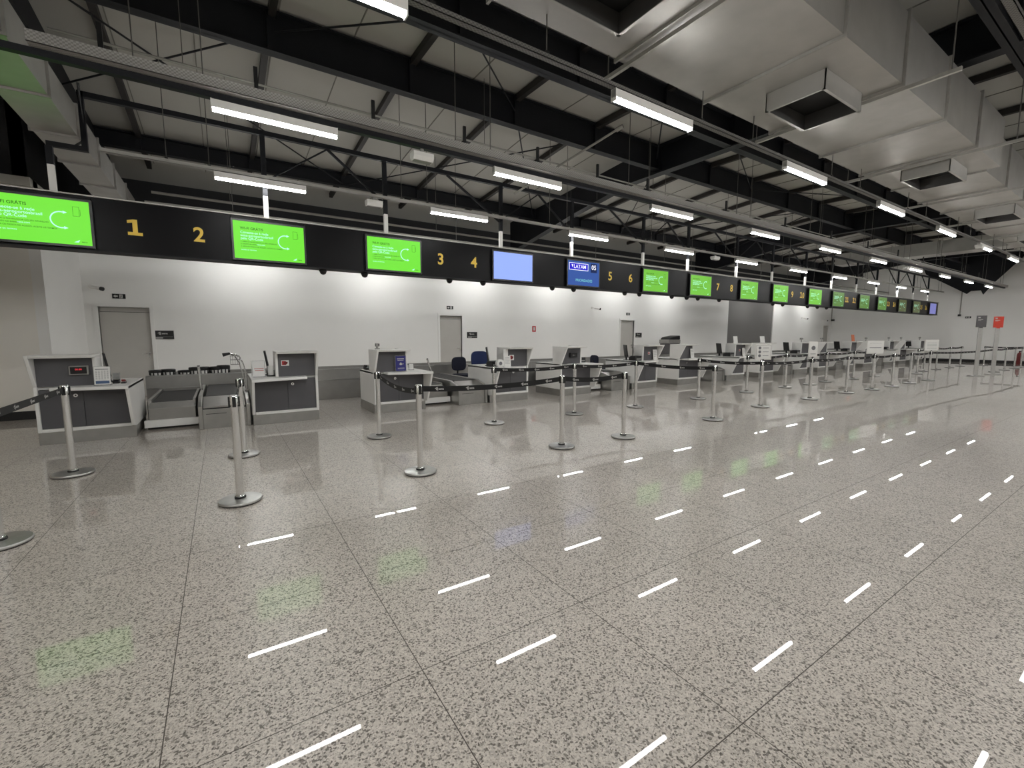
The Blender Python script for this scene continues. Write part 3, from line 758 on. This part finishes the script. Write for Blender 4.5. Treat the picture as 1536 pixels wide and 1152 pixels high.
for n, x, w, h, lab, m in [(8, 14.6, .24, .24, 'white sheet propped on top of the hood of counter eight', 'paper'), (9, 16.35, .3, .24, 'white card standing on top of the hood of counter nine', 'paper'), (12, 24.05, .32, .30, 'orange card standing on top of the hood of counter twelve', 'orange')]:
    t = thing('display_card', lab, 'card', (x if n != 9 else CX[9]+.2, 8.62, 1.236)); R = Matrix.Rotation(-.15,4,'X')
    MB().box(0,w,-.004,.004,0,h).xf(R).build('card', M[m], t); MB().prism([(0,0),(.1,0),(.03,h*.7)], 'x', w*.45, w*.47).build('strut', M['paper'], t)
w0 = None
for n in (10, 11, 13, 14, 15, 16):
    lab = 'small dark webcam on the hood of counter %s' % NUM[n]; loc = (wx(n, .4), 8.62, 1.236)
    if w0 is None:
        w0 = thing('webcam', lab, 'webcam', loc, 0, 'webcams on far hoods')
        MB().tube([(0,0,0),(0,0,.12)], .015, 8).build('neck', M['greyp'], w0); MB().box(-.09,.05,-.03,.03,.1,.17).build('head', M['greyp'], w0, bevel=.01); MB().box(.05,.09,-.025,.025,.11,.15).build('lens', M['black'], w0)
    else: dup(w0, loc, lab)
t = thing('paper_flags', 'two white paper slips upright in the counter five printer', 'paper', (7.86, 8.9, .931))
MB().prism([(0,0),(.03,0),(-.04,.16),(-.07,.16)], 'y', 0, .004).build('slip', M['paper'], t); MB().prism([(.03,0),(.05,0),(.03,.12),(.0,.12)], 'y', .03, .034).build('slip', M['paper'], t)

# ------------------------------------------------------------------ bag belts between the counters of a pair
def feed_pair():
    a = thing('scale_conveyor', '', 'conveyor', (0,0,0), 0, 'scale conveyors')
    W = .70
    MB().box(.03, W-.02, .1, 1.2, 0, .03).build('foot', M['black'], a)
    MB().box(.0, W+.02, .0, .08, .04, .155).build('front_beam', M['white_lam'], a, bevel=.006)
    MB().box(.06, W-.03, .04, 2.08, .03, .33).build('body', M['steel_s'], a, bevel=.004)
    MB().prism([(.05,.34),(.32,.405),(.32,.385),(.05,.32)], 'x', .06, W-.05).build('ramp_plate', M['steel'], a)
    bl = MB()
    n = 26
    for i in range(n):
        y0 = .33+i*1.76/n; bl.box(.085, W-.075, y0+.004, y0+1.76/n-.004, .385, .41)
    bl.box(.085, W-.075, .33, 2.10, .34, .388)
    bl.build('belt', M['rubber'], a)
    MB().box(.03, .08, .3, 2.08, .3, .455).build('side_rail', M['steel'], a, bevel=.006)
    MB().box(W-.07, W-.03, .3, 2.08, .3, .435).build('side_rail', M['steel'], a, bevel=.006)
    MB().box(-.0, .03, .5, 2.08, .05, .40).build('side_cover', M['black'], a)
    c = thing('feed_conveyor', '', 'conveyor', (0,0,0), 0, 'feed conveyors')
    W = .72
    MB().box(.06, W-.06, .0, .9, 0, .315).build('front_cabinet', M['steel'], c, bevel=.004)
    MB().box(.1, .38, -.004, .0, .235, .243).build('handle_slot', M['black'], c)
    MB().box(.06, W-.06, .01, .9, .316, .335).build('shadow_gap', M['black'], c)
    MB().prism([(.0,.336),(.06,.336),(.34,.47),(.34,.49),(.0,.36)], 'x', .07, W-.07).build('ramp_plate', M['steel_s'], c)
    bl = MB(); n = 26
    for i in range(n):
        y0 = .35+i*2.06/n; bl.box(.1, W-.1, y0+.004, y0+2.06/n-.004, .47, .494)
    bl.box(.1, W-.1, .35, 2.42, .42, .473)
    bl.build('belt', M['rubber'], c)
    MB().box(.1, W-.1, .35, 2.42, .02, .42).build('body', M['steel_s'], c)
    for x0 in (.0, W-.06):
        MB().prism([(-.03,0),(2.44,0),(2.44,.503),(.4,.503),(.12,.43),(-.03,.37)], 'x', x0, x0+.06).build('side_plate', M['steel'], c, bevel=.01)
    return a, c
sc, fc = feed_pair()
sc.location = (0,0,0)
for k in range(8):
    xa = CX[2*k+1]+CW+.03; xb = CX[2*k+2]
    la = 'scale conveyor with white front beam next to counter %s' % NUM[2*k+1]
    lb = 'feed conveyor with steel front cabinet next to counter %s' % NUM[2*k+2]
    fx = xb-.74
    if k == 0:
        sc.location = (xa, 8.95, 0); sc['label'] = la; fc.location = (fx, 8.6, 0); fc['label'] = lb
    else:
        dup(sc, (xa, 8.95, 0), la); dup(fc, (fx, 8.6, 0), lb)
# chrome guide bars on the belts
g0 = None
for k, (x, y, dx) in enumerate([(-.36, 9.9, -.02), (4.2, 9.95, -.13), (3.43, 9.3, -.07), (8.75, 9.95, -.13)]):
    lab = ['leaning chrome guide bar between the belts of counters one and two', 'leaning chrome guide bar between the belts of counters three and four', 'leaning chrome guide bar beside the worktop of counter three', 'leaning chrome guide bar between the belts of counters five and six'][k]
    z = .50
    t = thing('guide_bar', lab, 'guide bar', (x, y, z if k != 2 else .43), 0, 'guide bars on the belts')
    MB().tube([(0,0,.0),(dx,0,.44)], .02, 12).build('bar', M['chrome'], t)
    MB().tube([(dx,0,.44),(dx*1.05,0,.455)], .021, 12).build('bar_cap', M['black'], t)
# collector conveyor behind
col = thing('collector_conveyor', 'long stainless baggage conveyor running behind all the counters', 'conveyor', (0, 11.06, 0))
MB().box(-1.28, 34, 0, .03, .0, .70).build('front_skirt', M['steel_s'], col)
MB().box(-1.28, 34, -.02, 0, .455, .475).build('ledge', M['steel'], col)
MB().box(-1.28, 34, -.01, .06, .70, .72).build('top_rail', M['steel'], col)
MB().box(-1.28, 34, .06, 1.0, .5, .55).build('belt', M['rubber'], col)
MB().box(-1.28, 34, 1.0, 1.03, .0, .72).build('rear_skirt', M['steel_s'], col)
for i, x in enumerate([4.6*k-1.3 for k in range(1,8)]): MB().box(x, x+.012, -.004, 0, .01, .70).build('joint_strip', M['steel'], col)
# tubs standing along its top rail
tb0 = None
for i, (x, h) in enumerate([(-1.12,.09),(-.93,.1),(-.66,.07),(-.48,.12),(-.36,.12),(-.13,.12),(.0,.14)]):
    lab = 'black rimmed white tub on the steel conveyor, %s from the door' % ORD[i]
    if tb0 is None:
        tb0 = thing('luggage_tub', lab, 'tub', (x, 11.2, .72), 0, 'tubs on the steel conveyor')
        MB().lathe([(0,.0),(.095,0),(.108,.07),(.1,.07),(.09,.006),(0,.006)], n=24).build('bowl', M['paper'], tb0)
        MB().lathe([(.1,.055),(.12,.055),(.122,.1),(.112,.11),(.1,.1),(.1,.055)], n=24).build('rim', M['black'], tb0)
        for a in range(10):
            MB().box(.098,.115,-.008,.008,.0,.06).xf(Matrix.Rotation(a*PI/5,4,'Z')).build('rib', M['black'], tb0)
        for yy in (11.2,): MB().box(-.1,.1,-.02,.02,-.0,.002).build('foot', M['black'], tb0)
    else: dup(tb0, (x, 11.2, .72), lab).scale = (1,1,h/.1)
tb0.scale = (1,1,.9)
# scanner stand beside counter two
t = thing('scanner_stand', 'curved chrome stand with black scanner and wire basket by counter two', 'scanner stand', (.30, 9.3, .52))
MB().tube([(.03,0,-.0),(.03,0,.32),(.0,0,.48),(-.05,0,.6),(-.12,0,.655),(-.2,0,.66)], .012, 10).build('pole', M['chrome'], t)
MB().tube([(.03,.05,-.0),(-.02,.05,.3),(-.06,.05,.5),(-.12,.05,.62),(-.18,.03,.65)], .01, 8).build('brace', M['chrome'], t)
MB().tube([(-.19,0,.665),(-.30,-.01,.64)], [.02,.032], 12).build('scanner_head', M['black'], t)
bk = MB()
for z in (.47,.55,.62):
    bk.tube([(-.19,-.05,z),(-.05,-.05,z),(-.05,.06,z),(-.19,.06,z),(-.19,-.05,z)], .003, 6)
for x in (-.19,-.155,-.12,-.085,-.05): bk.tube([(x,-.05,.47),(x,-.05,.62)], .003, 6)
bk.build('wire_basket', M['wire'], t)
MB().box(-.0,.07,-.03,.08,-.01,.01).build('clamp', M['greyp'], t)

# chairs
def chair(x, y, rz, zs, fab, lab, bw=.4, bh=.34):
    t = thing('office_chair', lab, 'chair', (x,y,0), rz, 'office chairs behind the counters')
    MB().prism([(-.23,-.2),(-.2,-.23),(.2,-.23),(.23,-.2),(.23,.2),(.2,.23),(-.2,.23),(-.23,.2)], 'z', .44, .51).build('seat', M[fab], t, bevel=.02)
    pts = []
    for i in range(24):
        a = 2*PI*i/24; c, s = math.cos(a), math.sin(a)
        pts.append((bw/2*math.copysign(abs(c)**.55, c), bh/2*math.copysign(abs(s)**.55, s)+zs))
    MB().prism(pts, 'y', .2, .255).build('backrest', M[fab], t, bevel=.015)
    MB().tube([(0,.2,.44),(0,.29,.5),(0,.28,zs)], .022, 8).build('back_bar', M['black'], t)
    MB().tube([(0,0,.08),(0,0,.44)], [.03,.022], 12).build('column', M['black'], t)
    st = MB()
    for i in range(5):
        a = 2*PI*i/5; st.tube([(0,0,.1),(.27*math.cos(a),.27*math.sin(a),.07)], [.025,.015], 8)
    s = st.build('star_base', M['black'], t)
    for i in range(5):
        a = 2*PI*i/5; px, py = .27*math.cos(a), .27*math.sin(a)
        MB().tube([(px-.012,py,.028),(px+.012,py,.028)], .028, 12).build('caster', M['black'], s)
chair(5.24, 10.35, .15, .76, 'navy_fab', 'navy office chair farther from counter four, near the steel conveyor', .44, .36)
chair(5.53, 9.86, -.1, .9, 'blue_fab', 'blue office chair close behind counter four', .46, .40)
chair(9.8, 10.05, PI*.45, .73, 'navy_fab', 'navy office chair turned sideways near counter six')
# equipment beyond counter six
t = thing('equipment_trolley', 'grey machine trolley with a black cover between counters six and seven', 'trolley', (16.2, 12.7, 0))
MB().box(0,.7,-.25,.25,.1,1.15).build('cabinet', M['grey_sign'], t, bevel=.01); MB().box(-.04,.72,-.27,.27,1.15,1.32).build('head', M['greyp'], t, bevel=.02)
MB().prism([(.0,1.32),(.72,1.32),(.7,1.5),(.35,1.46),(.1,1.42)], 'y', -.26,.26).build('cover', M['blackmat'], t, bevel=.03)
for q in ((.08,-.18),(.62,-.18),(.08,.18),(.62,.18)): MB().lathe([(0,0),(.05,0),(.05,.1),(0,.1)], (q[0],q[1],0), 12).build('caster', M['black'], t)

# ------------------------------------------------------------------ stanchions and belts
FR = [(-1.43,4.58),(.06,4.62),(1.75,4.54),(3.77,4.57),(4.9,4.52),(7.28,4.62),(9.45,4.93),(11.55,4.89),(13.62,4.92),(15.09,4.85),(16.48,4.82),(18.08,4.86),(19.81,4.84)]
BK = [(-1.43,6.52),(.157,6.42),(1.88,6.5),(3.83,6.45),(5.57,6.39),(7.22,6.35),(9.4,6.36),(11.58,6.42),(13.6,6.42),(15.04,6.39),(16.32,6.48),(18.18,6.39),(20.11,6.43),(22.88,5.95),(24.78,6.23),(26.6,6.28),(28.63,6.3),(30.52,6.33)]
FAR = [(26.86,4.54),(28.6,4.53),(30.61,4.55),(32.05,4.56),(32.19,5.83)]
st0 = None
def stanchion(x, y, lab, rz=0):
    global st0
    if st0 is None:
        st0 = thing('queue_stanchion', lab, 'stanchion', (x,y,0), rz, 'belt stanchions')
        MB().lathe([(0,.008),(.17,.008),(.176,.014),(.176,.022),(.17,.03),(.05,.038),(0,.038)], n=40).build('base', M['disc'], st0)
        MB().lathe([(0,0),(.165,0),(.165,.009),(0,.009)], n=40).build('base_pad', M['black'], st0)
        MB().lathe([(.036,.038),(.036,.06),(.032,.064),(.032,.885)], n=24).build('post', M['chrome'], st0)
        MB().lathe([(.04,.036),(.046,.036),(.046,.05),(.036,.052)], n=24).build('collar', M['black'], st0)
        MB().lathe([(.032,.885),(.037,.887),(.037,.962),(.030,.975),(0,.976)], n=24).build('head', M['chrome'], st0)
        for a in range(4):
            MB().box(.030,.045,-.014,.014,.872,.962).xf(Matrix.Rotation(a*PI/2,4,'Z')).build('belt_clip', M['black'], st0)
    else: dup(st0, (x,y,0), lab, rz)
for i, (x, y) in enumerate(FR): stanchion(x, y, 'chrome queue stanchion, %s from the doors end in the outer line' % ORD[i])
for i, (x, y) in enumerate(BK): stanchion(x, y, 'chrome queue stanchion, %s from the doors end in counter-side line' % ORD[i])
for i, (x, y) in enumerate(FAR): stanchion(x, y, 'chrome queue stanchion, %s past the two totem signs' % ORD[i])
def belt(p, q, lab, sag=.02, z0=.925, z1=.925):
    a, b = Vector((p[0],p[1],0)), Vector((q[0],q[1],0)); d = (b-a); L = d.length; d.normalize()
    nn = Vector((-d.y, d.x, 0)); a = a+d*.045; L -= .09; n = 14
    def at(s, v, o): 
        u = s/L
        return tuple(a+d*s+nn*o+Vector((0,0,z0+(z1-z0)*u-4*sag*u*(1-u)+v)))
    mb = MB(); vs = []; fs = []
    for i in range(n+1):
        s = L*i/n; vs += [at(s,-.031,-.001), at(s,.031,-.001), at(s,.031,.001), at(s,-.031,.001)]
    for i in range(n):
        for k in range(4): fs.append((4*i+k, 4*i+(k+1)%4, 4*i+4+(k+1)%4, 4*i+4+k))
    fs += [(0,1,2,3)[::-1], (4*n,4*n+1,4*n+2,4*n+3)]
    mb.add(vs, fs)
    o = mb.build('barrier_belt', M['blackmat']); tag(o, lab, 'belt', 'belts between the stanchions')
    l = MB(); k = max(1, int(L/.33))
    for i in range(k):
        s = L*(i+.5)/k
        aena(l, lambda u, v: at(s+u, v, -.0018), .046)
        aena(l, lambda u, v: at(s-u, v, .0018), .046)
    l.build('printed_logo', M['print'], o)
    return o
def nm(i, row): return '%s %s-line stanchion' % (ORD[i], row)
belt(BK[0], FR[0], 'black barrier belt between the two stanchions nearest counter one', .0)
belt(FR[1], BK[1], 'black barrier belt between the two stanchions before counter two', .03)
belt(BK[2], FR[2], 'sagging black barrier belt in front of counter three', .06, .925, .90)
for i, j in [(2,3),(3,4)]: belt(FR[i], FR[j], 'black barrier belt along the outer line, from %s to %s stanchion' % (ORD[i], ORD[j]), .035)
for i, j in [(3,4),(4,5)]: belt(BK[i], BK[j], 'black barrier belt along counter-side line, from %s to %s stanchion' % (ORD[i], ORD[j]), .03)
belt(BK[5], FR[5], 'black barrier belt across the queue in front of counter six', .03)
belt(BK[6], FR[6], 'black barrier belt across the queue in front of counter seven', .03)
for i in range(6, 12): belt(FR[i], FR[i+1], 'black barrier belt along the outer line, from %s to %s stanchion' % (ORD[i], ORD[i+1]), .03)
for i in range(7, 12): belt(BK[i], BK[i+1], 'black barrier belt along counter-side line, from %s to %s stanchion' % (ORD[i], ORD[i+1]), .03)
belt(FR[12], FAR[0], 'long black barrier belt running on to the totem signs', .05)
for i in range(13, 17): belt(BK[i], BK[i+1], 'black barrier belt along counter-side line, from %s to %s stanchion' % (ORD[i], ORD[i+1]), .03)
for i in range(0, 3): belt(FAR[i], FAR[i+1], 'black barrier belt past the totem signs, from %s to %s stanchion' % (ORD[i], ORD[i+1]), .03)
belt(FAR[3], FAR[4], 'black barrier belt closing the far end of the queue', .02)
# sign frames on stanchions
def frame_sign(x, y, w, h, lab, style):
    t = thing('stanchion_sign', lab, 'sign', (x, y, .977), -math.radians(28), 'sign frames on stanchions')
    MB().box(-.015,.015,-.01,.01,0,.03).build('socket', M['black'], t)
    MB().box(-w/2,w/2,-.008,.008,.02,.02+h).build('frame', M['lamp_body'], t, bevel=.004)
    MB().box(-w/2+.02,w/2-.02,-.0105,-.0085,.04,h).build('sheet', M['paper'], t)
    l = MB()
    if style == 'icons':
        for i in range(3):
            zz = h*.2+i*h*.25+.04
            l.tube([(-w*.24,-.013,zz),(-w*.24,-.0108,zz)], .03, 14)
            l.box(-w*.05,w*.3,-.0125,-.0108,zz-.004,zz+.004)
        l.box(-w/2+.018,w/2-.018,-.012,-.0108,h-.004,h).box(-w/2+.018,-w/2+.022,-.012,-.0108,.04,h).box(w/2-.022,w/2-.018,-.012,-.0108,.04,h)
    elif style == 'oval':
        l.tube([(0,-.013,h*.65),(0,-.0108,h*.65)], .05, 16); l.box(-w*.3,w*.3,-.0125,-.0108,h*.25,h*.28)
    elif style == 'line':
        l.box(-w*.35,w*.35,-.0125,-.0108,h*.5,h*.54); l.box(-w*.35,w*.35,-.0125,-.0108,h*.85,h*.86)
    else:
        for i in range(5): l.box(-w*.35,w*.35,-.0125,-.0108,h*.25+i*h*.13,h*.25+i*h*.13+.006)
    l.build('printed_marks', M['ink'], t)
frame_sign(9.45, 4.93, .36, .32, 'white framed sign with three round icons on a stanchion', 'icons')
frame_sign(11.55, 4.89, .22, .36, 'narrow white sign with dark oval on a stanchion', 'oval')
frame_sign(15.09, 4.85, .5, .36, 'wide white sign with one dark line on a stanchion', 'line')
frame_sign(19.81, 4.84, .5, .36, 'white text sign on the last outer line stanchion', 'text')
# totems
def totem(x, y, m, lab):
    t = thing('totem_sign', lab, 'sign', (x, y, 0), -PI/2+.45)
    MB().lathe([(0,0),(.23,0),(.23,.02),(.2,.03),(0,.03)], n=32).build('base', M['disc'], t)
    MB().box(-.06,.06,-.02,.02,.03,1.8).build('pole', M['disc'], t, bevel=.005)
    MB().prism([(-.13,1.8),(-.05,1.8),(-.04,1.77),(.04,1.77),(.05,1.8),(.13,1.8),(.13,2.22),(-.13,2.22)], 'y', -.03, .03).build('panel', M[m], t)
    l = MB().box(-.1,-.04,-.0325,-.0305,2.13,2.17).box(-.1,.03,-.0325,-.0305,2.07,2.085).box(-.1,-.02,-.0325,-.0305,2.04,2.05)
    l.build('lettering', M['print'], t)
totem(23.3, 4.4, 'grey_sign', 'tall grey totem sign on a steel post')
totem(24.95, 4.25, 'red_sign', 'tall red orange totem sign on a steel post')

# warm wall washer around the corner by the left wall
wl = bpy.data.lights.new('warm_wall_lamp', 'SPOT'); wl.energy = 60; wl.color = (1, .82, .58); wl.spot_size = 1.9; wl.spot_blend = .9; wl.shadow_soft_size = .1
wo = bpy.data.objects.new('warm_wall_lamp', wl); C.objects.link(wo); wo.location = (-4.9, 10.6, 2.6); wo.rotation_euler = (math.radians(50), 0, 0)

# ------------------------------------------------------------------ world, camera, view
w = bpy.data.worlds.new('hall air'); S.world = w; w.use_nodes = True
w.node_tree.nodes['Background'].inputs[0].default_value = (.02, .02, .022, 1)
w.node_tree.nodes['Background'].inputs[1].default_value = .3
cam = bpy.data.cameras.new('camera'); co = bpy.data.objects.new('camera', cam); C.objects.link(co)
cam.sensor_width = 36; cam.lens = 667.12/1536*36; cam.clip_start = .05; cam.clip_end = 200
co.location = (0, 0, 1.5); co.rotation_euler = (PI/2-.108709, 0, -.576405)
S.camera = co
S.view_settings.view_transform = 'Standard'; S.view_settings.look = 'None'
S.view_settings.exposure = .2; S.view_settings.gamma = 1
S.view_settings.use_curve_mapping = False
S.cycles.use_denoising = True
S.cycles.max_bounces = 8; S.cycles.diffuse_bounces = 5; S.cycles.glossy_bounces = 4
S.cycles.sample_clamp_indirect = 6
